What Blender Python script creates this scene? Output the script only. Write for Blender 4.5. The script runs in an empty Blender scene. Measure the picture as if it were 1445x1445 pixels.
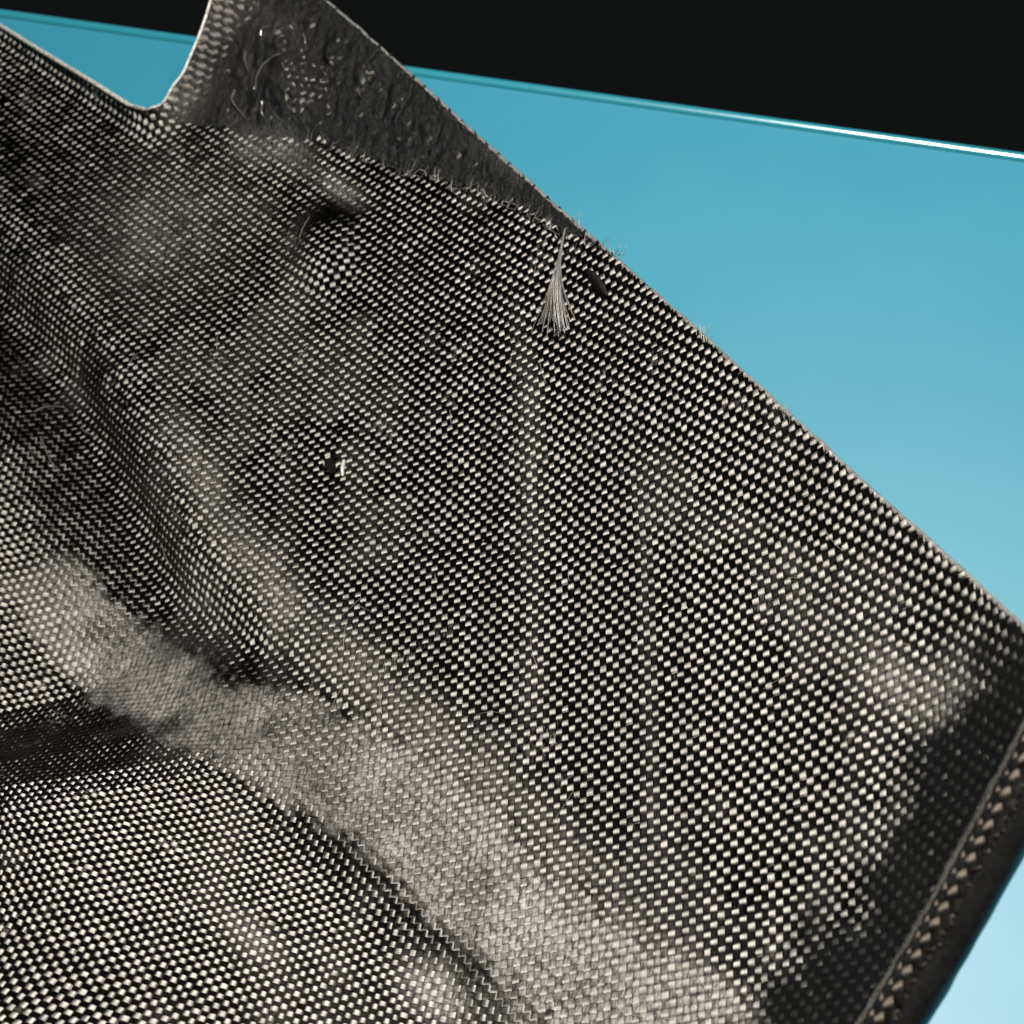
import bpy, math
import numpy as np
from mathutils import Matrix, Vector

scene = bpy.context.scene
rng = np.random.default_rng(7)
PITCH = 0.002            # one tow of the weave is 2 mm wide; surface maths below is in pitches
FPX, D0 = math.exp(7.89968), math.exp(5.57535)

# ------------------------------------------------------------------ frames
# survey frame: x right, y down, z away from the viewer; world frame: z up, tabletop at z = 0
def nrm(a):
    a = np.asarray(a, float)
    return a / np.linalg.norm(a, axis=-1, keepdims=True)
UP = nrm([-.06, -.50, -.86])
TABLE_C = 276.0
r1 = np.array([(0 - 722.5) / FPX, (13 - 722.5) / FPX, 1.0])
r2 = np.array([(1445 - 722.5) / FPX, (216 - 722.5) / FPX, 1.0])
EX = nrm(np.cross(np.cross(r1, r2), UP))
if EX[0] < 0:
    EX = -EX
EY = np.cross(UP, EX)
M = np.stack([EX, EY, UP])                       # survey -> world rotation
def to_world(P):
    P = np.asarray(P, float) @ M.T
    P = P + np.array([0, 0, TABLE_C])
    return P * PITCH
def dir_world(d):
    return np.asarray(d, float) @ M.T

# ------------------------------------------------------------------ camera
cam_data = bpy.data.cameras.new("camera")
cam = bpy.data.objects.new("camera", cam_data)
scene.collection.objects.link(cam)
scene.camera = cam
cx, cy, cz = dir_world([1, 0, 0]), dir_world([0, -1, 0]), dir_world([0, 0, -1])
loc = to_world([0, 0, 0])
cam.matrix_world = Matrix(((cx[0], cy[0], cz[0], loc[0]), (cx[1], cy[1], cz[1], loc[1]),
                           (cx[2], cy[2], cz[2], loc[2]), (0, 0, 0, 1)))
cam_data.sensor_width = 36.0
cam_data.lens = 18.0 * FPX / 722.5
cam_data.clip_start, cam_data.clip_end = 0.01, 50.0
cam_data.dof.use_dof = True
cam_data.dof.focus_distance = 246 * PITCH
cam_data.dof.aperture_fstop = 29.0

# ------------------------------------------------------------------ world, lamp, exposure
world = bpy.data.worlds.new("World")
scene.world = world
world.use_nodes = True
bg = world.node_tree.nodes["Background"]
bg.inputs[0].default_value = (0.9, 1.0, 1.0, 1)
bg.inputs[1].default_value = 0.006
scene.view_settings.view_transform = 'Standard'
scene.view_settings.look = 'None'
scene.view_settings.exposure = 0.0
scene.view_settings.gamma = 1.0

LAMP_AT = np.array([62.0, -241.0, -57.0])
ld = bpy.data.lights.new("lamp", 'AREA')
ld.shape = 'DISK'
ld.size = 120 * PITCH
ld.energy = 25.5
ld.color = (1.0, 0.95, 0.87)
lamp = bpy.data.objects.new("lamp", ld)
scene.collection.objects.link(lamp)
lamp.location = to_world(LAMP_AT)
aim = Vector(to_world([0, 0, 255.0])) - lamp.location
lamp.rotation_euler = aim.to_track_quat('-Z', 'Y').to_euler()

# ------------------------------------------------------------------ the panel's surface
def rot(r):
    r = np.asarray(r, float)
    th = np.linalg.norm(r)
    k = r / th
    K = np.array([[0, -k[2], k[1]], [k[2], 0, -k[0]], [-k[1], k[0], 0]])
    return np.eye(3) + math.sin(th) * K + (1 - math.cos(th)) * K @ K
R3 = rot([-0.44164, 0.63619, -0.1535])
FD, WD, NA = R3.T
NT = -NA                                            # out of the panel, towards the viewer
ES, ET = (FD + WD) / 2 ** .5, (FD - WD) / 2 ** .5    # along the panel, across it
O3 = np.array([0, 0, D0])

def lerp(x, xs, ys):
    return np.interp(x, xs, ys)
def sstep(x, a, b):
    x = np.clip((x - a) / (b - a), 0, 1)
    return x * x * (3 - 2 * x)

# height (towards the viewer) of the broad face, s along and t across, both in pitches
def face_h(s, t):
    return .001 * s * s + .0028 * t * t + .00177 * s * t

def fold_t(s):                                     # where the broad face ends and the valley starts
    return lerp(s, [-170, -95, -70, -45, -20, 100], [-2, -12, -19, -26.5, -30, -28.0])

S_TAB = np.linspace(-190, 130, 65)
D_TAB = np.linspace(0, 150, 601)
KN = np.array([0, 3.0, 8.0, 15.0, 27.0, 45.0, 160.0])
def build_profile():
    X = np.zeros((len(S_TAB), len(D_TAB)))
    Z = np.zeros_like(X)
    dd = D_TAB[1] - D_TAB[0]
    for i, s in enumerate(S_TAB):
        far = sstep(s, -8, -52)
        ph0 = -(.0056 * fold_t(s) + .00177 * s)
        ks = np.array([0, 3.0 + 11 * far, 8 + 14 * far, 15 + 15 * far, 27 + 13 * far, 45 + 12 * far, 170])
        ph = np.interp(D_TAB, ks, [ph0, -0.06 - .42 * far, (.34 + .10 * far), .40 + .10 * far, 1.16 - .1 * far, 1.26 - .06 * far, 1.2])
        k = np.hanning(17); k /= k.sum()
        ph = np.convolve(np.pad(ph, 8, mode='edge'), k, mode='valid')
        mid = (ph[1:] + ph[:-1]) / 2
        X[i, 1:] = np.cumsum(np.cos(mid)) * dd
        Z[i, 1:] = np.cumsum(np.sin(mid)) * dd
    return X, Z
PX, PZ = build_profile()
def table(T, s, d):
    a = np.clip((s - S_TAB[0]) / (S_TAB[1] - S_TAB[0]), 0, len(S_TAB) - 1.001)
    b = np.clip(d / (D_TAB[1] - D_TAB[0]), 0, len(D_TAB) - 1.001)
    i, j = a.astype(int), b.astype(int)
    fa, fb = a - i, b - j
    return ((T[i, j] * (1 - fb) + T[i, j + 1] * fb) * (1 - fa) + (T[i + 1, j] * (1 - fb) + T[i + 1, j + 1] * fb) * fa)

# smooth value noise
NOISE = np.random.default_rng(3).normal(size=(64, 64, 8))
def vnoise(x, y, k):
    i, j = np.floor(x).astype(int), np.floor(y).astype(int)
    fx, fy = x - i, y - j
    fx, fy = fx * fx * (3 - 2 * fx), fy * fy * (3 - 2 * fy)
    g = lambda a, b: NOISE[a % 64, b % 64, k]
    return (g(i, j) * (1 - fx) + g(i + 1, j) * fx) * (1 - fy) + (g(i, j + 1) * (1 - fx) + g(i + 1, j + 1) * fx) * fy

def gauss(s, t, s0, t0, rs, rt):
    return np.exp(-((s - s0) / rs) ** 2 - ((t - t0) / rt) ** 2)

NOTCH_T = [14.6, 14.9, 15.3, 15.8, 16.1, 17.1, 18.6, 20.5, 26.1, 33.1, 40, 62]
NOTCH_S = [-170, -159.7, -146.8, -133.5, -120.7, -116.3, -114.7, -113.9, -113.8, -114.9, -116.3, -121]
def notch_s(t):                                    # the cut-out lies at s below this
    return np.where(t < NOTCH_T[0], -999., lerp(t, NOTCH_T, NOTCH_S))
EDGE_S = [-170, -96, -74, -50, -22, 16, 49, 67, 82, 130]
EDGE_T = [57, 49.7, 46.7, 42.9, 38.9, 33.7, 28.8, 26.4, 24.3, 17]
def edge_t(s):
    return lerp(s, EDGE_S, EDGE_T)

def lump(s, t):
    h = 3.0 * gauss(s, t, -93, 34.0, 6.5, 4.5)               # the boss on the tab
    h = h + 1.0 * gauss(s, t, -104, 40, 5, 3.5) - .8 * gauss(s, t, -84, 27.5, 6, 2.5)
    r = np.hypot((s + 64.5) / 8.0, (t - 15.5) / 7.0)          # round pillow in the broad face
    h = h + 1.6 * np.exp(-(r * 1.2) ** 3)
    h = h - .3 * gauss(s, t, -69, 24, 5, 3)
    h = h + .09 * vnoise(s * .06, t * .06, 1) + .05 * vnoise(s * .3 + 9, t * .3, 2)
    # lip rising along the long side of the cut-out and round its corner
    dn = np.clip(t - 11.2, 0, 7) * sstep(s, -106, -120)
    h = h + .10 * dn ** 2
    # the far end of the face rolls off
    h = h - .0016 * np.clip(-70 - s, 0, 200) ** 2 * sstep(t, 26, -4) * .25
    # end wall of the tray
    s0 = 70 + 3.0 * np.exp(-((t + 9) / 7) ** 2)
    e = np.clip(s - s0, 0, 10)
    h = h + .016 * e ** 2 + .32 * np.clip(s - s0 - 10, 0, 40) + 1.6 * np.clip(s - 97, 0, 6)
    h = h + .006 * np.clip(t - 8, 0, 30) ** 2 * sstep(s, 40, 80)
    h = h + .00035 * np.clip(-80 - t, 0, 40) ** 2 * (s - 20)
    # the tab's cloth turns up along the cut-out
    ds = np.clip(7 - (s - notch_s(t)), 0, 9) * sstep(t, 15, 24) * (s > notch_s(t) - 1)
    h = h + .020 * ds ** 2
    tab = sstep(t - lerp(s, [-120, -104, -82, -50, -20], [18, 21, 29, 34, 36.5]), -1, 4) * sstep(s, -18, -45) * sstep(s, -122, -112)
    tab = tab * sstep(s - notch_s(t), 1, 6) * sstep(edge_t(s) - t, .3, 3)
    h = h + tab * (.22 * np.abs(vnoise(s * .33, t * .33, 1)) + .13 * vnoise(s * .8, t * .8, 5))
    # crumpled, starved cloth along the fold
    band = np.exp(-((t - fold_t(s) + 5) / 6.0) ** 2)
    h = h + band * (.07 * vnoise(s * .3, t * .3, 3) + .05 * vnoise(s * .9, t * .9, 4))
    return h

def surf_st(s, t):
    s = np.asarray(s, float); t = np.asarray(t, float)
    t0 = fold_t(s)
    d = np.clip(t0 - t, 0, None)
    sx = s + .17 * np.clip(d - 6, 0, None)               # the cloth shears on the side wall
    tc = np.maximum(t, t0)
    X = tc - table(PX, s, d)
    Z = face_h(s, tc) + table(PZ, s, d) + lump(s, t)
    return O3 + sx[..., None] * ES + X[..., None] * ET + Z[..., None] * NT
def surf_uv(u, v):
    return surf_st((u + v) / 2 ** .5, (u - v) / 2 ** .5)
def frame_uv(u, v, e=.4):
    P = surf_uv(u, v)
    du = (surf_uv(u + e, v) - surf_uv(u - e, v))
    dv = (surf_uv(u, v + e) - surf_uv(u, v - e))
    n = nrm(np.cross(dv, du))
    n = np.where((n @ NT)[..., None] < -0.6, -n, n)
    return P, nrm(du), nrm(dv), n
def image_xy(P):
    return 722.5 + FPX * P[..., 0] / P[..., 2], 722.5 + FPX * P[..., 1] / P[..., 2]

PLY_S = [-170, -119, -111, -103.5, -90, -82.5, -71, -60, -50, -40, -30, -19, -10, -2, 3]
PLY_T = [30, 30, 18.5, 21.5, 24.8, 29.2, 30.6, 32.2, 34.2, 35.9, 36.5, 36.8, 37.6, 39, 60]
def ply_t(s):
    return lerp(s, PLY_S, PLY_T) + .5 * vnoise(s * .45, s * 0 + .5, 5) * (s > -112)
def in_panel(s, t, m=0.0):
    return (t < edge_t(s) - m) & (s > notch_s(t) + m) & (s < 97) & (s > -168)

# ------------------------------------------------------------------ materials
def mat(name):
    m = bpy.data.materials.new(name)
    m.use_nodes = True
    nt = m.node_tree
    return m, nt, nt.nodes["Principled BSDF"]
def node(nt, kind, **kw):
    n = nt.nodes.new(kind)
    for k, v in kw.items():
        setattr(n, k, v)
    return n
def math_n(nt, op, a, b=None, c=None):
    n = node(nt, 'ShaderNodeMath', operation=op)
    for i, x in enumerate((a, b, c)):
        if x is None:
            continue
        if hasattr(x, 'is_linked'):
            nt.links.new(x, n.inputs[i])
        else:
            n.inputs[i].default_value = x
    return n.outputs[0]
def mapr(nt, x, a, b, c, d):
    n = node(nt, 'ShaderNodeMapRange', clamp=True)
    nt.links.new(x, n.inputs[0])
    for i, q in enumerate((a, b, c, d)):
        n.inputs[i + 1].default_value = q
    return n.outputs[0]
def noise_n(nt, vec, scale, detail=3, rough=.55):
    n = node(nt, 'ShaderNodeTexNoise')
    n.inputs['Scale'].default_value = scale
    n.inputs['Detail'].default_value = detail
    n.inputs['Roughness'].default_value = rough
    if vec is not None:
        nt.links.new(vec, n.inputs['Vector'])
    return n
def mix_col(nt, f, a, b):
    n = node(nt, 'ShaderNodeMix', data_type='RGBA')
    for sock, x in ((n.inputs[0], f), (n.inputs[6], a), (n.inputs[7], b)):
        if hasattr(x, 'is_linked'):
            nt.links.new(x, sock)
        else:
            sock.default_value = x
    return n.outputs[2]

def tow_material(name, colour, rough, aniso, dust_glare_gain, tilt, coat, crumple=False):
    m, nt, p = mat(name)
    tc = node(nt, 'ShaderNodeTexCoord')
    obj = tc.outputs['Object']
    across = node(nt, 'ShaderNodeAttribute', attribute_name='across').outputs['Vector']
    tuv = node(nt, 'ShaderNodeAttribute', attribute_name='tow_uv').outputs['Vector']
    dust = node(nt, 'ShaderNodeAttribute', attribute_name='dust').outputs['Fac']
    info = node(nt, 'ShaderNodeObjectInfo').outputs['Random']
    # single filaments seen as streaks along the tow
    mp = node(nt, 'ShaderNodeMapping')
    nt.links.new(tuv, mp.inputs[0])
    mp.inputs['Scale'].default_value = (9, .7, 3.7)
    streak = noise_n(nt, mp.outputs[0], 1.0, 2, .6).outputs['Fac']
    # tilt of the filaments from place to place
    jit = noise_n(nt, tuv, .9, 2, .5).outputs['Color']
    sub = node(nt, 'ShaderNodeVectorMath', operation='SUBTRACT')
    nt.links.new(jit, sub.inputs[0]); sub.inputs[1].default_value = (.5, .5, .5)
    sc = node(nt, 'ShaderNodeVectorMath', operation='SCALE')
    nt.links.new(sub.outputs[0], sc.inputs[0]); sc.inputs['Scale'].default_value = tilt
    add = node(nt, 'ShaderNodeVectorMath', operation='ADD')
    nt.links.new(across, add.inputs[0]); nt.links.new(sc.outputs[0], add.inputs[1])
    k = math_n(nt, 'MULTIPLY', mapr(nt, streak, .3, .7, .6, 1.15), mapr(nt, info, 0, 1, .8, 1.12))
    colv = node(nt, 'ShaderNodeVectorMath', operation='SCALE')
    colv.inputs[0].default_value = colour
    nt.links.new(k, colv.inputs['Scale'])
    # dry resin dust and scuffs, plus the valley's glare put in as pale colour
    dm = node(nt, 'ShaderNodeMapping')
    nt.links.new(obj, dm.inputs[0])
    dm.inputs['Rotation'].default_value = (.3, .2, .9); dm.inputs['Scale'].default_value = (1500, 330, 700)
    dn = math_n(nt, 'MULTIPLY', math_n(nt, 'ADD', noise_n(nt, obj, 480, 5, .7).outputs['Fac'], noise_n(nt, dm.outputs[0], 1.0, 3, .6).outputs['Fac']), .5)
    sp = noise_n(nt, obj, 55, 4, .6).outputs['Fac']
    amt = math_n(nt, 'ADD', math_n(nt, 'MULTIPLY', dust, mapr(nt, dn, .42, .58, .30, 1.15)),
                 math_n(nt, 'MULTIPLY', mapr(nt, sp, .62, .74, 0, .55), mapr(nt, dn, .5, .62, 0, 1)))
    amt = math_n(nt, 'MULTIPLY', math_n(nt, 'MINIMUM', amt, 1.0), dust_glare_gain)
    nt.nodes.remove(p)
    g = node(nt, 'ShaderNodeBsdfAnisotropic', distribution='BECKMANN')
    nt.links.new(colv.outputs[0], g.inputs['Color'])
    g.inputs['Roughness'].default_value = rough
    g.inputs['Anisotropy'].default_value = -aniso
    nt.links.new(add.outputs[0], g.inputs['Tangent'])
    surf = g.outputs[0]
    if coat:
        # thin clear resin over the filaments, level with the smooth skin
        sn = node(nt, 'ShaderNodeAttribute', attribute_name='skin_n').outputs['Vector']
        cg = node(nt, 'ShaderNodeBsdfAnisotropic', distribution='BECKMANN')
        cg.inputs['Roughness'].default_value = .48
        if crumple:
            cb = node(nt, 'ShaderNodeBump')
            cg.inputs['Roughness'].default_value = .36
            cb.inputs['Strength'].default_value = 1.0; cb.inputs['Distance'].default_value = .0022
            nt.links.new(noise_n(nt, obj, 260, 6, .7).outputs['Fac'], cb.inputs['Height'])
            nt.links.new(sn, cb.inputs['Normal'])
            sn = cb.outputs[0]
        nt.links.new(sn, cg.inputs['Normal'])
        fr = node(nt, 'ShaderNodeFresnel')
        nt.links.new(sn, fr.inputs['Normal'])
        cm = node(nt, 'ShaderNodeMixShader')
        nt.links.new(math_n(nt, 'MULTIPLY', fr.outputs[0], coat), cm.inputs[0])
        nt.links.new(surf, cm.inputs[1]); nt.links.new(cg.outputs[0], cm.inputs[2])
        surf = cm.outputs[0]
    dust_glare_bsdf = node(nt, 'ShaderNodeBsdfPrincipled')  # grey of the dust, shared by the painted glare
    dust_glare_bsdf.inputs['Base Color'].default_value = (.255, .246, .228, 1)
    dust_glare_bsdf.inputs['Roughness'].default_value = .55
    b = node(nt, 'ShaderNodeBump')
    b.inputs['Strength'].default_value = .6; b.inputs['Distance'].default_value = .0002
    nt.links.new(dn, b.inputs['Height']); nt.links.new(b.outputs[0], dust_glare_bsdf.inputs['Normal'])
    mx = node(nt, 'ShaderNodeMixShader')
    nt.links.new(amt, mx.inputs[0])
    nt.links.new(surf, mx.inputs[1]); nt.links.new(dust_glare_bsdf.outputs[0], mx.inputs[2])
    shade_bsdf = node(nt, 'ShaderNodeBsdfPrincipled')  # near-black colour painting the dark of the rim corner
    shade_bsdf.inputs['Base Color'].default_value = (.0035, .0035, .0033, 1)
    shade_bsdf.inputs['Roughness'].default_value = .28
    shade_bsdf.inputs['Specular IOR Level'].default_value = .35
    nt.links.new(node(nt, 'ShaderNodeAttribute', attribute_name='skin_n').outputs['Vector'], shade_bsdf.inputs['Normal'])
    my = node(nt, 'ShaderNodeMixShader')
    nt.links.new(node(nt, 'ShaderNodeAttribute', attribute_name='corner_shade').outputs['Fac'], my.inputs[0])
    nt.links.new(mx.outputs[0], my.inputs[1]); nt.links.new(shade_bsdf.outputs[0], my.inputs[2])
    out = nt.nodes['Material Output']
    nt.links.new(my.outputs[0], out.inputs[0])
    return m
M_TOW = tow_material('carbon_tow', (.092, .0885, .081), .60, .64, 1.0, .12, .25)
M_RIM = tow_material('resin_filled_tow', (.040, .034, .027), .60, .6, .6, .35, .25)
M_DULL = tow_material('dull_tow', (.038, .035, .031), .52, .68, .9, .6, .7, True)

def simple(name, col, rough, spec=.5, noise=None, bump=0, coat=0):
    m, nt, p = mat(name)
    p.inputs['Base Color'].default_value = (*col, 1)
    p.inputs['Roughness'].default_value = rough
    p.inputs['Specular IOR Level'].default_value = spec
    p.inputs['Coat Weight'].default_value = coat
    if noise:
        tc = node(nt, 'ShaderNodeTexCoord')
        n = noise_n(nt, tc.outputs['Object'], noise, 5, .6).outputs['Fac']
        nt.links.new(mix_col(nt, mapr(nt, n, .35, .65, 0, 1), (*[c * .6 for c in col], 1), (*[c * 1.35 for c in col], 1)), p.inputs['Base Color'])
        if bump:
            b = node(nt, 'ShaderNodeBump')
            b.inputs['Strength'].default_value = bump; b.inputs['Distance'].default_value = .0003
            nt.links.new(n, b.inputs['Height']); nt.links.new(b.outputs[0], p.inputs['Normal'])
    return m
M_LAM = simple('laminate_resin', (.003, .003, .0028), .55, .12, 1500, .5)
M_RIMSKIN = simple('smooth_black_resin', (.005, .005, .005), .35, .5, 900, .2, .6)
M_CUT = simple('cut_laminate_edge', (.30, .29, .27), .5, .5, 900, .2)
M_RESIN = simple('set_resin', (.05, .048, .043), .25, 1.0, 600, .4, 1.0)
M_STRAND = simple('torn_strand', (.085, .08, .072), .3, .8, 2500, .2)
M_TRIM = simple('trimmed_laminate_edge', (.10, .10, .095), .4, .5, 700, .3)
M_FIBRE = simple('loose_fibre', (.22, .21, .195), .35, .6, 2500, .2)
M_CLOTH = simple('dark_backdrop_cloth', (.014, .014, .013), .9, .2, 40, .1)

M_TABLE, ntt, pt = mat('turquoise_lacquer')
tco = node(ntt, 'ShaderNodeTexCoord')
tn = noise_n(ntt, tco.outputs['Object'], 9, 4, .6).outputs['Fac']
ntt.links.new(mix_col(ntt, mapr(ntt, tn, .3, .7, 0, 1), (.0125, .128, .190, 1), (.0145, .136, .199, 1)), pt.inputs['Base Color'])
ntt.links.new(mapr(ntt, tn, .3, .7, .47, .51), pt.inputs['Roughness'])
pt.inputs['Specular IOR Level'].default_value = .46

M_STRIP = simple('glossy_turquoise_nosing', (.0155, .15, .2), .22, 1.0, coat=1.0)

# ------------------------------------------------------------------ object helpers
def link(o, parent=None):
    scene.collection.objects.link(o)
    if parent is not None:
        o.parent = parent
    return o
def mesh_obj(name, V, Fc, m, parent=None, smooth=True, attrs=None):
    me = bpy.data.meshes.new(name)
    V = np.asarray(V, np.float32); Fc = np.asarray(Fc, np.int32)
    me.vertices.add(len(V)); me.vertices.foreach_set('co', V.ravel())
    k = Fc.shape[1]
    me.loops.add(Fc.size); me.loops.foreach_set('vertex_index', Fc.ravel())
    me.polygons.add(len(Fc)); me.polygons.foreach_set('loop_start', np.arange(0, Fc.size, k, dtype=np.int32))
    me.polygons.foreach_set('use_smooth', np.full(len(Fc), smooth))
    me.update(calc_edges=True)
    for an, arr in (attrs or {}).items():
        arr = np.asarray(arr, np.float32)
        if arr.ndim == 2:
            a = me.attributes.new(an, 'FLOAT_VECTOR', 'POINT'); a.data.foreach_set('vector', arr.ravel())
        else:
            a = me.attributes.new(an, 'FLOAT', 'POINT'); a.data.foreach_set('value', arr)
    me.materials.append(m)
    return link(bpy.data.objects.new(name, me), parent)
def tag(o, label=None, cat=None, group=None, kind=None):
    for k, v in (('label', label), ('category', cat), ('group', group), ('kind', kind)):
        if v:
            o[k] = v
    return o
def grid_faces(n, m, keep=None):
    i, j = np.meshgrid(np.arange(n - 1), np.arange(m - 1), indexing='ij')
    F = np.stack([i * m + j, i * m + j + 1, (i + 1) * m + j + 1, (i + 1) * m + j], -1)
    if keep is not None:
        F = F[keep[:-1, :-1] & keep[1:, :-1] & keep[:-1, 1:] & keep[1:, 1:]]
    return F.reshape(-1, 4)
def compact(V, F, attrs):
    used = np.zeros(len(V), bool); used[F.ravel()] = True
    idx = np.cumsum(used) - 1
    return V[used], idx[F], {k: a[used] for k, a in attrs.items()}

# ------------------------------------------------------------------ backdrop and table
def backdrop():
    # a dark cloth wall behind the table, curving forward at its foot
    dist, w, h = 900 * PITCH, 6.0, 3.5
    pts = [(-.6, -1.2), (-.12, -1.19), (-.03, -1.1), (0, -.95), (0, 0), (0, h)]
    y0 = to_world([0, 0, 0])[1] + 2.4
    xs = np.linspace(-w / 2, w / 2, 25)
    V = [(x, y0 + a + .02 * math.sin(x * 5), b) for x in xs for a, b in pts]
    o = mesh_obj('backdrop', V, grid_faces(len(xs), len(pts)), M_CLOTH)
    tag(o, kind='structure')
backdrop()

def ray_table(x, y, c=TABLE_C):
    r = np.array([(x - 722.5) / FPX, (y - 722.5) / FPX, 1.0])
    return to_world(r * (-c / (r @ UP)))
pL, pR = ray_table(0, 13), ray_table(1445, 216)
Y_FAR = float(pL[1] + pR[1]) / 2
def table_obj():
    t = bpy.data.objects.new('table', None); link(t)
    t.location = (0, Y_FAR - .8, -.74)
    tag(t, 'turquoise lacquered table with a rounded shiny edge under the carbon panel', 'table')
    # top: a slab with a bull-nosed rim, swept round as a rounded rectangle
    hx, hy, rc, th = 1.1, .8, .06, .030
    ring = []
    for k, (sx, sy) in enumerate(((1, 1), (-1, 1), (-1, -1), (1, -1))):
        for a in np.linspace(0, math.pi / 2, 10):
            b = a + k * math.pi / 2
            ring.append((sx * (hx - rc) + rc * math.cos(b), sy * (hy - rc) + rc * math.sin(b), math.cos(b), math.sin(b)))
    ring = np.array(ring)
    prof = [(-.05, 0), (-.0044, 0), (-.0044, -.004), (-.001, -.006)]
    prof += [(0, -th + .006)] + [(-.006 + .006 * math.cos(a), -th + .006 - .006 * math.sin(a)) for a in np.linspace(.4, math.pi / 2, 4)]
    V, n = [], len(ring)
    for o_, z in prof:
        for x, y, nx, ny in ring:
            V.append((x + nx * o_, y + ny * o_ + Y_FAR - hy, z))
    F = []
    for a in range(len(prof) - 1):
        for b in range(n):
            c = (b + 1) % n
            F.append((a * n + b, (a + 1) * n + b, (a + 1) * n + c, a * n + c))
    me = bpy.data.meshes.new('tabletop')
    me.from_pydata(V, [], F + [tuple(range(n)), tuple(reversed(range((len(prof) - 1) * n, len(prof) * n)))])
    me.materials.append(M_TABLE)
    o = link(bpy.data.objects.new('tabletop', me), t)
    o.matrix_parent_inverse = Matrix.Translation(-t.location)
    rl = .0021
    arc = [(-rl + rl * 1.02 * math.sin(a), -.0006 + rl * math.cos(a)) for a in np.linspace(-1.9, 2.0, 20)]
    V = [(x + nx * o_, y + ny * o_ + Y_FAR - hy, z) for o_, z in arc for x, y, nx, ny in ring]
    F = [(a * n + b, (a + 1) * n + b, (a + 1) * n + (b + 1) % n, a * n + (b + 1) % n) for a in range(len(arc) - 1) for b in range(n)]
    o = mesh_obj('edge_strip', V, F, M_STRIP, t)
    o.matrix_parent_inverse = Matrix.Translation(-t.location)
    for sx in (-1, 1):
        for sy in (-1, 1):
            x, y = sx * (hx - .12), Y_FAR - hy + sy * (hy - .12)
            V = [(x + .025 * k * math.cos(a), y + .025 * k * math.sin(a), z) for k, z in ((1, -.74), (1, -.73), (1, -.2), (1.25, -.031)) for a in np.linspace(0, 2 * math.pi, 13)[:-1]]
            F = [(a * 12 + b, a * 12 + (b + 1) % 12, (a + 1) * 12 + (b + 1) % 12, (a + 1) * 12 + b) for a in range(3) for b in range(12)]
            l = mesh_obj('leg', V, F, M_CLOTH, t)
            l.matrix_parent_inverse = Matrix.Translation(-t.location)
table_obj()

# ------------------------------------------------------------------ the carbon panel
panel = bpy.data.objects.new('carbon_fibre_panel', None); link(panel)
tag(panel, 'moulded black carbon fibre tray with a woven face, notched tab and rolled end rim', 'carbon panel')

def dust_glare_at(s, t):
    d = .35 * np.exp(-((t - fold_t(s) + 1) / 3.5) ** 2) * (.5 + .6 * sstep(vnoise(s * .16, t * .16, 6), -.6, .9)) * sstep(s, -75, -40)
    for s0, t0, a, b, w in ((-69, 24.5, 5, 1.6, .38), (70, 12, 6, 2.5, .6), (78, 14, 4, 4, .5), (46, -77, 6, 2.2, .7), (24, -70, 5, 3, .35),
                            (60, -47, 9, 2, .55), (42, -53, 5, 3, .8), (-85, 25, 7, 3, .3), (-93, 22, 5, 2.5, .25), (-98, 2, 15, 12, .12), (-112, 22, 3, 5, .2), (58, -74, 7, 2, .4)):  # resin smears; the widest patch paints the grey sheen at the far end
        d = d + w * gauss(s, t, s0, t0, a, b)
    tc = lerp(s, [-75, -40, -22, -8, 5, 20, 45, 75], [-57, -55, -52, -46, -42, -40, -38, -35])
    hw = lerp(s, [-75, -40, -22, -8, 5, 20, 45, 75], [7, 8, 8, 9, 9.5, 8.5, 8, 8])
    valley_glare = (1 - sstep(np.abs(t - tc + 1.2 * vnoise(s * .07, t * .07, 7)) / hw + .12 * vnoise(s * .8, t * .8, 3), .62, 1.12)) * sstep(s, -74, -64)  # pale band painted where the valley glares
    uu, vv = (s + t) / 2 ** .5, (s - t) / 2 ** .5
    for u0, w0, a0 in ((3.5, 2.2, .13), (-21, 1.5, .07), (22, 1.2, .07), (-40, 3, .06), (45, 1.5, .07)):
        d = d + a0 * np.exp(-((uu - u0) / w0) ** 2) * sstep(vnoise(vv * .07, uu * .2, 2), -.7, .8)
    d = d + .07 * sstep(vnoise(s * .05, t * .07, 6) + .5 * vnoise(s * .21, t * .24, 7), .5, 1.6)
    d = d + valley_glare * (.46 + .26 * sstep(s, -5, 30) + .12 * vnoise(s * .2, t * .2, 5))
    return np.clip(d, 0, 1)

def corner_shade_at(s, t):  # shade in the corner by the rim, painted onto the tows
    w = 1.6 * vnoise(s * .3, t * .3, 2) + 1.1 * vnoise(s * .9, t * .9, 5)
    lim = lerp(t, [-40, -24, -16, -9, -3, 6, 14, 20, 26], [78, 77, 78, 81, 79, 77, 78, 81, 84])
    return sstep(s + w, lim - 3, lim + 4.5) * (.97 - .14 * sstep(vnoise(s * 1.3, t * 1.3, 6), .9, 1.6))

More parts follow.
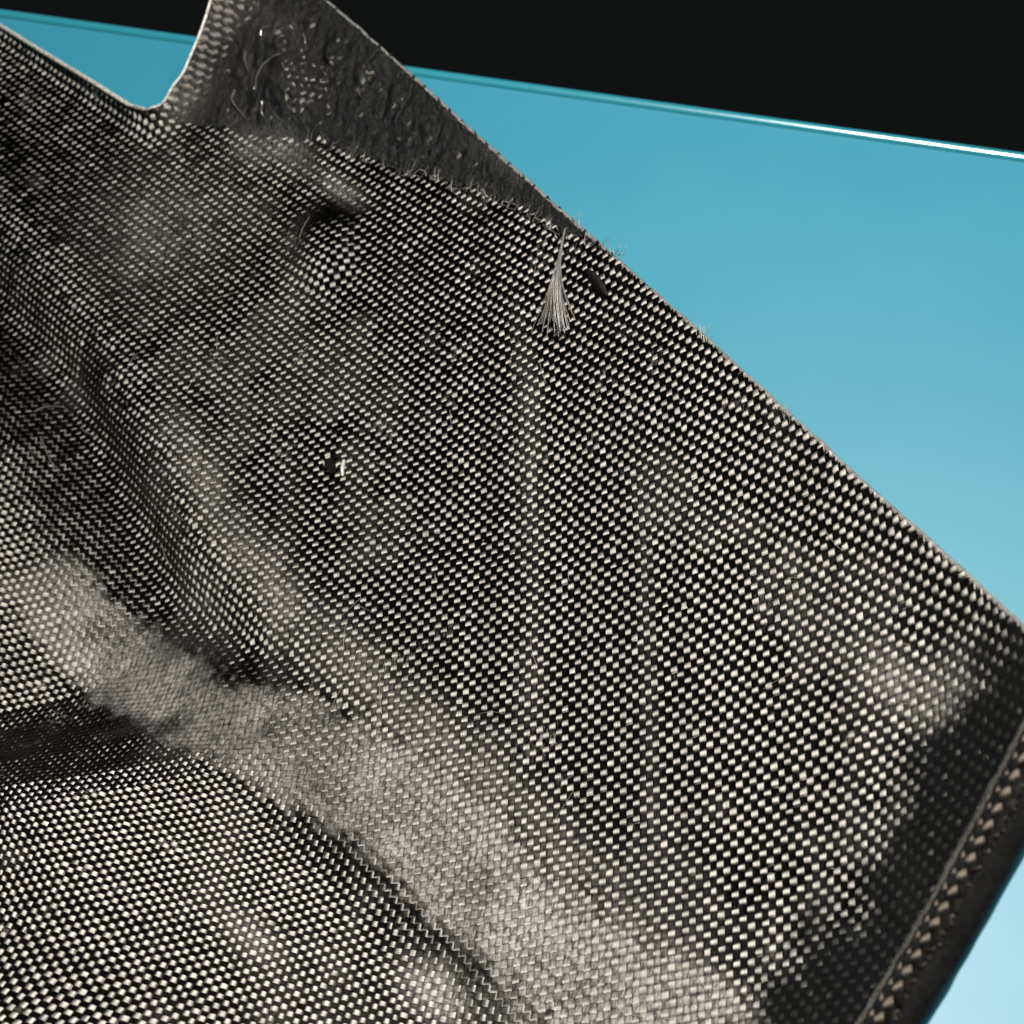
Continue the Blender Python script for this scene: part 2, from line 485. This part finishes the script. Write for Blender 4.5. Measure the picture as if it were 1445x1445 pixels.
IN_FRAME = (-190, 1640)
CB, SB = math.cos(math.radians(21)), -math.sin(math.radians(21))
def tow(kind, i, under=False):
    """One tow: kind 'warp' runs along v at u = i, 'weft' along u at v = i."""
    STEP = 1 / 6
    lo, hi = (-150, 190)
    n = int((hi - lo) / STEP) + 1
    a = lo + np.arange(n) * STEP
    # quick cull at pitch resolution
    def uv(al, off):
        return (i + off, al) if kind == 'warp' else (al, i + off)
    w = .05 * vnoise(a * .21 + i * 7.3, a * 0 + i * 1.7, 0 if kind == 'warp' else 6)
    u, v = uv(a, w)
    s, t = (u + v) / 2 ** .5, (u - v) / 2 ** .5
    if under:
        u, v = u * CB - v * SB, u * SB + v * CB
        s, t = (u + v) / 2 ** .5, (u - v) / 2 ** .5
    base = surf_st(s, t)
    X, Y = image_xy(base)
    ok = (X > IN_FRAME[0]) & (X < IN_FRAME[1]) & (Y > IN_FRAME[0]) & (Y < IN_FRAME[1]) & (base[:, 2] > 90)
    ok &= in_panel(s, t, .12) & (t > -118)
    ok &= np.hypot((s + 34.8) / 1.5, (t + 10.9) / 1.1) > 1
    if under:
        ok &= (t > ply_t(s) - 3.0) & (s < 5)
    else:
        ok &= (t < ply_t(s) + .35 * rng.normal(size=n) * 0)
    if ok.sum() < 5:
        return None
    idx = np.nonzero(ok)[0]
    a, w, okk = a[idx[0]:idx[-1] + 1], w[idx[0]:idx[-1] + 1], ok[idx[0]:idx[-1] + 1]
    hw = .475
    cols = np.array([-hw, -.24, .24, hw])
    A, OFF = np.meshgrid(a, cols, indexing='ij')
    u, v = uv(A, OFF + w[:, None])
    if under:
        u, v = u * CB - v * SB, u * SB + v * CB
    P, du, dv, nn = frame_uv(u, v)
    if under:
        du, dv = nrm(du * CB + dv * SB), nrm(dv * CB - du * SB)
    ampn = .5 * vnoise(A * .5 + i * 3.1, A * 0 + i * 5.7, 2 if kind == 'warp' else 3)
    sgn = 1 if kind == 'warp' else -1
    amp = (.078 if kind == 'warp' else .062) * (1 + .25 * np.clip(ampn, -1, 1))
    if under:
        amp = amp * .8
    ph = np.cos(np.pi * (A + i))
    ph = np.sign(ph) * np.abs(ph) ** .5
    h = sgn * amp * ph + .075 * (1 - (OFF / .5) ** 2) + (-.16 if under else 0) + .03 * vnoise(A * .8 + i * 2.3, A * 0 + i * 4.1, 4)
    P = P + nn * h[..., None]
    s2, t2 = (u + v) / 2 ** .5, (u - v) / 2 ** .5
    keep = np.repeat(okk[:, None], 4, 1)
    F = grid_faces(len(a), 4, keep)
    if kind == 'warp':
        F = F[:, ::-1]
    if not len(F):
        return None
    across = du if kind == 'warp' else dv
    attrs = {'across': dir_world(across).reshape(-1, 3), 'skin_n': dir_world(nn).reshape(-1, 3),
             'tow_uv': np.stack([OFF, A, np.full_like(A, i * 1.37)], -1).reshape(-1, 3),
             'dust': (dust_glare_at(s2, t2) * (.6 if under else (.4 + .6 * (1 - (OFF / .5) ** 2)) * (.5 + .5 * np.abs(ph))) + (.0 if under else 0)).reshape(-1),
             'corner_shade': corner_shade_at(s2, t2).reshape(-1)}
    V, F, attrs = compact(to_world(P).reshape(-1, 3), F, attrs)
    return V, F, attrs

count = {'warp': 0, 'weft': 0}
for kind in ('warp', 'weft'):
    for i in range(-150, 190):
        r = tow(kind, i)
        if r is None:
            continue
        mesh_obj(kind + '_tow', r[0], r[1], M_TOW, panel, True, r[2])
        count[kind] += 1
print('tows', count)

# the ply under it, bare on the tab: dull tows, joined
def joined(items):
    V, F, A, o = [], [], {}, 0
    for v, f, a in items:
        V.append(v); F.append(f + o); o += len(v)
        for k, x in a.items():
            A.setdefault(k, []).append(x)
    return np.concatenate(V), np.concatenate(F), {k: np.concatenate(x) for k, x in A.items()}
items = [r for kind in ('warp', 'weft') for i in range(-170, 70) for r in [tow(kind, i, True)] if r is not None]
V, F, A = joined(items)
o = mesh_obj('bare_under_ply', V, F, M_DULL, panel, True, A)
o['kind'] = 'stuff'; o['label'] = 'dull bare ply on the notched tab'

# solid laminate below the cloth, with a cut edge
def laminate():
    ss = np.arange(-168, 102.1, 1.0)
    ss = ss[(ss < -130) | (ss > -112)]
    ss = np.sort(np.concatenate([ss, np.arange(-130, -112, .5)]))
    R = np.linspace(0, 1, 150)
    # rows run from the side wall to the outer edge; the cut-out is handled by a second strip
    top, F = [], []
    def strip(s_arr, tlo, thi, m):
        base = len(top)
        for s, a, b in zip(s_arr, tlo, thi):
            k = np.linspace(0, 1, m)
            t = a + (b - a) * k
            top.extend(zip(np.full(m, s), t))
        F.extend((grid_faces(len(s_arr), m) + base).tolist())
    s1 = ss[ss >= -113.8]
    strip(s1, np.full(len(s1), -118.), edge_t(s1), 150)
    s0 = ss[ss < -113.4]
    lim = np.array([float(np.interp(s, NOTCH_S[:9], NOTCH_T[:9])) for s in s0])
    strip(s0, np.full(len(s0), -118.), lim, 150)
    tt = np.linspace(26.0, 58, 60)
    base = len(top)
    sn = lerp(tt, NOTCH_T, NOTCH_S)
    m = 14
    for t, sa in zip(tt, sn):
        k = np.linspace(0, 1, m)
        top.extend(zip(sa + (-113.7 - sa) * k, np.full(m, t)))
    Ft = grid_faces(len(tt), m) + base
    pts = np.array(top)
    pts[:, 1] = np.minimum(pts[:, 1], edge_t(pts[:, 0]))
    F = np.array(F + Ft.tolist())
    s, t = pts.T
    u, v = (s + t) / 2 ** .5, (s - t) / 2 ** .5
    P, _, _, nn = frame_uv(u, v)
    return P, nn, F
P, nn, F = laminate()
Vt, Vb = to_world(P - nn * .26), to_world(P - nn * .72)
mesh_obj('laminate', np.concatenate([Vt, Vb]), np.concatenate([F, F[:, ::-1] + len(Vt)]), M_LAM, panel)

# cut edge: a narrow band of trimmed laminate following the outline
def cut_edge(name, s, t, lo=-1.25, hi=.12, m=M_CUT):
    s, t = np.asarray(s, float), np.asarray(t, float)
    u, v = (s + t) / 2 ** .5, (s - t) / 2 ** .5
    P, _, _, nn = frame_uv(u, v)
    j = .04 * rng.normal(size=(len(s), 1))
    tang = nrm(np.gradient(P, axis=0)); out = nrm(np.cross(tang, nn))
    rows = [P + nn * (hi + j) - out * .30, P + nn * (hi + .02 + j) , P + nn * (hi - .12) + out * .10, P + nn * (lo + .1) + out * .10, P + nn * lo]
    V = np.stack(rows, 1)
    return mesh_obj(name, to_world(V).reshape(-1, 3), grid_faces(len(s), 5), m, panel)
def resample(s, t, step):
    s, t = np.asarray(s, float), np.asarray(t, float)
    L = np.concatenate([[0], np.cumsum(np.hypot(np.diff(s), np.diff(t)))])
    q = np.arange(0, L[-1], step)
    return np.interp(q, L, s), np.interp(q, L, t)
ns, ntv = resample(NOTCH_S, NOTCH_T, .35)
k = np.hanning(13); k /= k.sum()
ns = np.convolve(np.pad(ns, 6, mode='edge'), k, 'valid'); ntv = np.convolve(np.pad(ntv, 6, mode='edge'), k, 'valid')
sel = ntv < edge_t(ns)
cut_edge('notch_edge', ns[sel], ntv[sel], -1.1, .2)
es_ = np.arange(-125, 97, .5)
cut_edge('trimmed_edge', es_[::-1], edge_t(es_)[::-1] + .05 * vnoise(es_[::-1] * .5, es_ * 0, 1), -.72, -.10, M_TRIM)

def strand(pts, r0, r1=None, flat=1.0):
    """Tube through survey-frame points."""
    P = np.asarray(pts, float)
    n = len(P)
    r1 = r0 if r1 is None else r1
    T = nrm(np.gradient(P, axis=0))
    ref = np.array([.3, .2, -.93])
    B = nrm(np.cross(T, ref)); Nn = np.cross(B, T)
    rad = np.linspace(r0, r1, n)[:, None, None]
    ang = np.linspace(0, 2 * math.pi, 6)[:-1]
    V = P[:, None] + rad * (np.cos(ang)[None, :, None] * B[:, None] + flat * np.sin(ang)[None, :, None] * Nn[:, None])
    F = [(a * 5 + b, a * 5 + (b + 1) % 5, (a + 1) * 5 + (b + 1) % 5, (a + 1) * 5 + b) for a in range(n - 1) for b in range(5)]
    return to_world(V.reshape(-1, 3)), np.array(F), {}
def on_skin(s, t, h):
    s, t, h = (np.asarray(x, float) for x in (s, t, h))
    u, v = (s + t) / 2 ** .5, (s - t) / 2 ** .5
    P, _, _, nn = frame_uv(u, v)
    return P + nn * h[..., None]
def part(name, items, m, label=None, stuff=True):
    V, F, _ = joined(items)
    o = mesh_obj(name, V, F, m, panel)
    if stuff:
        o['kind'] = 'stuff'
    if label:
        o['label'] = label
    return o
# ------------------------------------------------------------------ rolled rim at the end of the tray
def rim():
    ts = np.arange(-40, 40, .5)
    hb, rad = 17.0, 2.6
    ang = np.radians(np.linspace(200, -60, 40))        # from the inner side over the crest to the outside
    def pt(tt, a, r):
        c = O3 + (101 - .03 * tt)[..., None] * ES + tt[..., None] * ET + (face_h(93, tt) + hb)[..., None] * NT
        rr = rad + r
        return c + (np.cos(a) * rr)[..., None] * ES + (np.sin(a) * rr)[..., None] * NT
    TT, AA = np.meshgrid(ts, ang, indexing='ij')
    V = pt(TT, AA, -.04 + .05 * vnoise(TT * .5, AA * 2, 2) + .3 * np.exp(-((AA - math.radians(150)) / .25) ** 2) * vnoise(TT * .35, AA * 0 + 3, 4))
    body = mesh_obj('rolled_rim', to_world(V).reshape(-1, 3), grid_faces(len(ts), len(ang)), M_RIMSKIN, panel)
    items = []
    L = rad * math.radians(250)
    for kind in (0, 1):
        for i in range(-70, 70):
            q = np.arange(-45, 45, 1 / 6)
            cols = np.array([-.475, -.24, .24, .475])
            Q, OFF = np.meshgrid(q, cols, indexing='ij')
            u, v = (i + OFF, Q) if kind == 0 else (Q, i + OFF)
            along, arc = (u + v) / 2 ** .5, (u - v) / 2 ** .5
            along, arc = along * 1.2, arc * 1.2
            a = math.radians(95) - arc / rad
            keep = (np.abs(along) < 38) & (a > math.radians(66 + 4 * math.sin(i))) & (a < math.radians(143 + 4 * math.sin(i * 1.7)))
            sg = 1 if kind == 0 else -1
            h = sg * .1 * np.cos(np.pi * (Q + i)) + .1 * (1 - (OFF / .5) ** 2)
            P = pt(along, a, h)
            e = 1e-3
            du = (u * 0 + 1) / 2 ** .5
            def P0(uu, vv):
                al, ar = 1.2 * (uu + vv) / 2 ** .5, 1.2 * (uu - vv) / 2 ** .5
                return pt(al, math.radians(95) - ar / rad, 0 * al)
            ac = nrm(P0(u + e, v) - P0(u - e, v)) if kind == 0 else nrm(P0(u, v + e) - P0(u, v - e))
            nnr = np.cos(a)[..., None] * ES + np.sin(a)[..., None] * NT
            F = grid_faces(len(q), 4, keep)
            if not len(F):
                continue
            at = {'across': dir_world(ac).reshape(-1, 3), 'skin_n': dir_world(nnr).reshape(-1, 3),
                  'tow_uv': np.stack([OFF, Q, OFF * 0 + i], -1).reshape(-1, 3), 'dust': np.full(OFF.size, .05)}
            items.append(compact(to_world(P).reshape(-1, 3), F, at))
    tq = np.arange(-38, 38, .5)
    ridge = [strand(pt(tq, math.radians(a_) + .06 * vnoise(tq * .4, tq * 0 + a_, 3), .02 + .08 * vnoise(tq * .5, tq * 0 + a_, 2)), .32 + .1 * k_, None) for k_, a_ in enumerate((146, 157, 168))]
    part('rim_resin', ridge, M_RESIN)
    V, F, A = joined(items)
    o = mesh_obj('rim_cloth', V, F, M_RIM, panel, True, A)
    o['kind'] = 'stuff'
rim()

# ------------------------------------------------------------------ loose fibres, frayed ply edge, chips
def frays():
    r = np.random.default_rng(21)
    items = []
    for k in range(110):
        s0 = r.uniform(-84, -6)
        t0 = float(ply_t(np.array([s0]))[0])
        a = r.normal(.2, .9)
        L = r.uniform(.8, 2.6)
        q = np.linspace(0, 1, 6)
        c = r.normal(0, .5)
        ss = s0 + L * q * math.sin(a) + c * q * q
        tt = t0 - .8 + L * q * math.cos(a)
        hh = .15 + q * (1 - q) * r.uniform(.1, 1.2)
        items.append(strand(on_skin(ss, tt, hh), r.uniform(.03, .10), .02))
    # a ridge of resin along the cut ply
    q = np.linspace(-76, -22, 160)
    for a_, b_ in ((-58, -44), (-41, -30), (-29, -21)):
        q = np.linspace(a_, b_, 40)
        items.append(strand(on_skin(q, ply_t(q) - .1 + .25 * vnoise(q * .9, q * 0, 2), .02 + .12 * vnoise(q * 1.3, q * 0, 3)), .13, .05))
    part('frayed_fibre', items, M_STRAND)
frays()
def tuft():
    r = np.random.default_rng(5)
    items = []
    q = np.linspace(0, 1, 12)
    root, ends = (-19.4, 37.2), ((-14.5, 24.6), (-8.4, 26.0))   # s, t of the knot and of the fan's two corners
    for k in range(60):
        f = r.uniform(0, 1) if k > 14 else r.uniform(.82, 1)
        e = np.array(ends[0]) * (1 - f) + np.array(ends[1]) * f + r.normal(0, .5, 2)
        mid = np.array(root) * .5 + (np.array(ends[0]) * .25 + np.array(ends[1]) * .75) * .5
        q = np.linspace(0, 1, 12) ** .8
        s_ = (1 - q) ** 2 * root[0] + 2 * q * (1 - q) * mid[0] + q * q * e[0]
        t_ = (1 - q) ** 2 * root[1] + 2 * q * (1 - q) * mid[1] + q * q * e[1]
        h_ = .5 + 2.0 * np.sin(q * math.pi * .8) * (.5 + .5 * f) + r.normal(0, .25) * q
        s_ = s_ + q * q * r.normal(0, .5) + .25 * np.sin(q * r.uniform(3, 9) + k) * q
        t_ = t_ + q * q * r.normal(0, .9)
        items.append(strand(on_skin(s_, t_, h_), .05 if k > 14 else .11, .055 if k > 14 else .05))
    o = part('fibre_tuft', items, M_STRAND, 'torn tuft of fibres fanning out below the top edge')
    # the lifted dark curl beside it
    m, n = 9, 7
    V, F = [], grid_faces(m, n)
    for a in np.linspace(0, 1, m):
        for b in np.linspace(-1, 1, n):
            w = .95 * math.sin(math.pi * (.08 + .84 * a)) ** .8 * (1 - .4 * a)
            V.append(on_skin(-11.3 + 6.0 * a + .3 * b * w, 33.6 - 1.6 * a + b * w, .12 + .4 * (1 - b * b) + .15 * math.sin(a * 3)))
    mesh_obj('lifted_curl', to_world(np.array(V)), F, M_LAM, panel)
    bits = []
    for (s0, t0, n_, L) in ((15.5, 34.2, 9, 2.0), (-18, 39, 5, 1.6), (34, 31.4, 8, 1.0), (36, 31, 6, .8)):
        for k in range(n_):
            a = r.uniform(-.9, .9)
            qq = np.linspace(0, 1, 5)
            ss = s0 + r.normal(0, 1.0) + L * qq * math.sin(a)
            tt = t0 - .7 + r.normal(0, .2) + L * qq * math.cos(a)
            bits.append(strand(on_skin(ss, np.minimum(tt, 60), .2 + qq * r.uniform(0, .8)), .045, .02))
    part('edge_fuzz', bits, M_FIBRE)
    # pale chip beside the pit in the broad face
    q = np.linspace(0, 1, 6)
    mesh = strand(on_skin(-33.0 + 1.7 * q, -9.2 - 1.9 * q, .15 + .3 * np.sin(q * 3)), .36, .28, .35)
    part('pale_chip', [mesh], M_FIBRE, stuff=False)
    # scattered stray filaments over the worn fold and face
    items = []
    for k in range(80):
        if k < 60:
            s0 = r.uniform(-60, 78); t0 = float(fold_t(s0)) + r.normal(-6, 7)
        else:
            s0 = r.uniform(-110, 85); t0 = r.uniform(-25, 25)
        a = r.uniform(0, math.pi); L = r.uniform(1, 4.5); c = r.normal(0, .6)
        q = np.linspace(0, 1, 7)
        items.append(strand(on_skin(s0 + L * q * math.cos(a) - c * q * q, t0 + L * q * math.sin(a) + c * q * q, .12 + .2 * np.sin(q * 3)), .024, .018))
    part('stray_filament', items, M_FIBRE)
tuft()

def wrinkles():
    """Crumpled resin lines on the tab."""
    r = np.random.default_rng(9)
    items = []
    for arc in RIDGES:
        a = np.array(arc, float)
        q = np.linspace(0, 1, 14)
        k = np.linspace(0, 1, len(a))
        ss, tt = np.interp(q, k, a[:, 0]), np.interp(q, k, a[:, 1])
        kk = np.hanning(7); kk /= kk.sum()
        ss = np.convolve(np.pad(ss, 3, mode='edge'), kk, 'valid'); tt = np.convolve(np.pad(tt, 3, mode='edge'), kk, 'valid')
        items.append(strand(on_skin(ss, tt, .02 + .22 * np.sin(q * math.pi)), .20, .08, .8))
    part('resin_wrinkle', items, M_RESIN)
RIDGES = [[(-104.8, 38.8), (-105.5, 40.2), (-104.1, 40.9), (-102.7, 41.6)], [(-97.1, 43.0), (-95.7, 42.3), (-95.0, 41.6)], [(-106.9, 35.3), (-105.5, 33.9), (-103.4, 32.5)], [(-104.1, 29.0), (-102.7, 26.9), (-99.9, 26.2), (-96.4, 25.5)], [(-97.8, 38.1), (-99.9, 36.0), (-99.9, 33.2), (-99.2, 30.4)], [(-78.2, 39.5), (-76.1, 38.8)], [(-95.0, 36.7), (-92.9, 36.0)], [(-95.7, 29.7), (-93.6, 27.6)]]
RIDGES += [[(-99.2, -36.8), (-98.5, -34.7), (-95.7, -32.6), (-92.9, -32.6)], [(-89.4, -33.3), (-87.3, -33.3), (-83.8, -32.6)], [(-94.3, -38.9), (-88.0, -41.0), (-85.2, -41.0)]]
wrinkles()
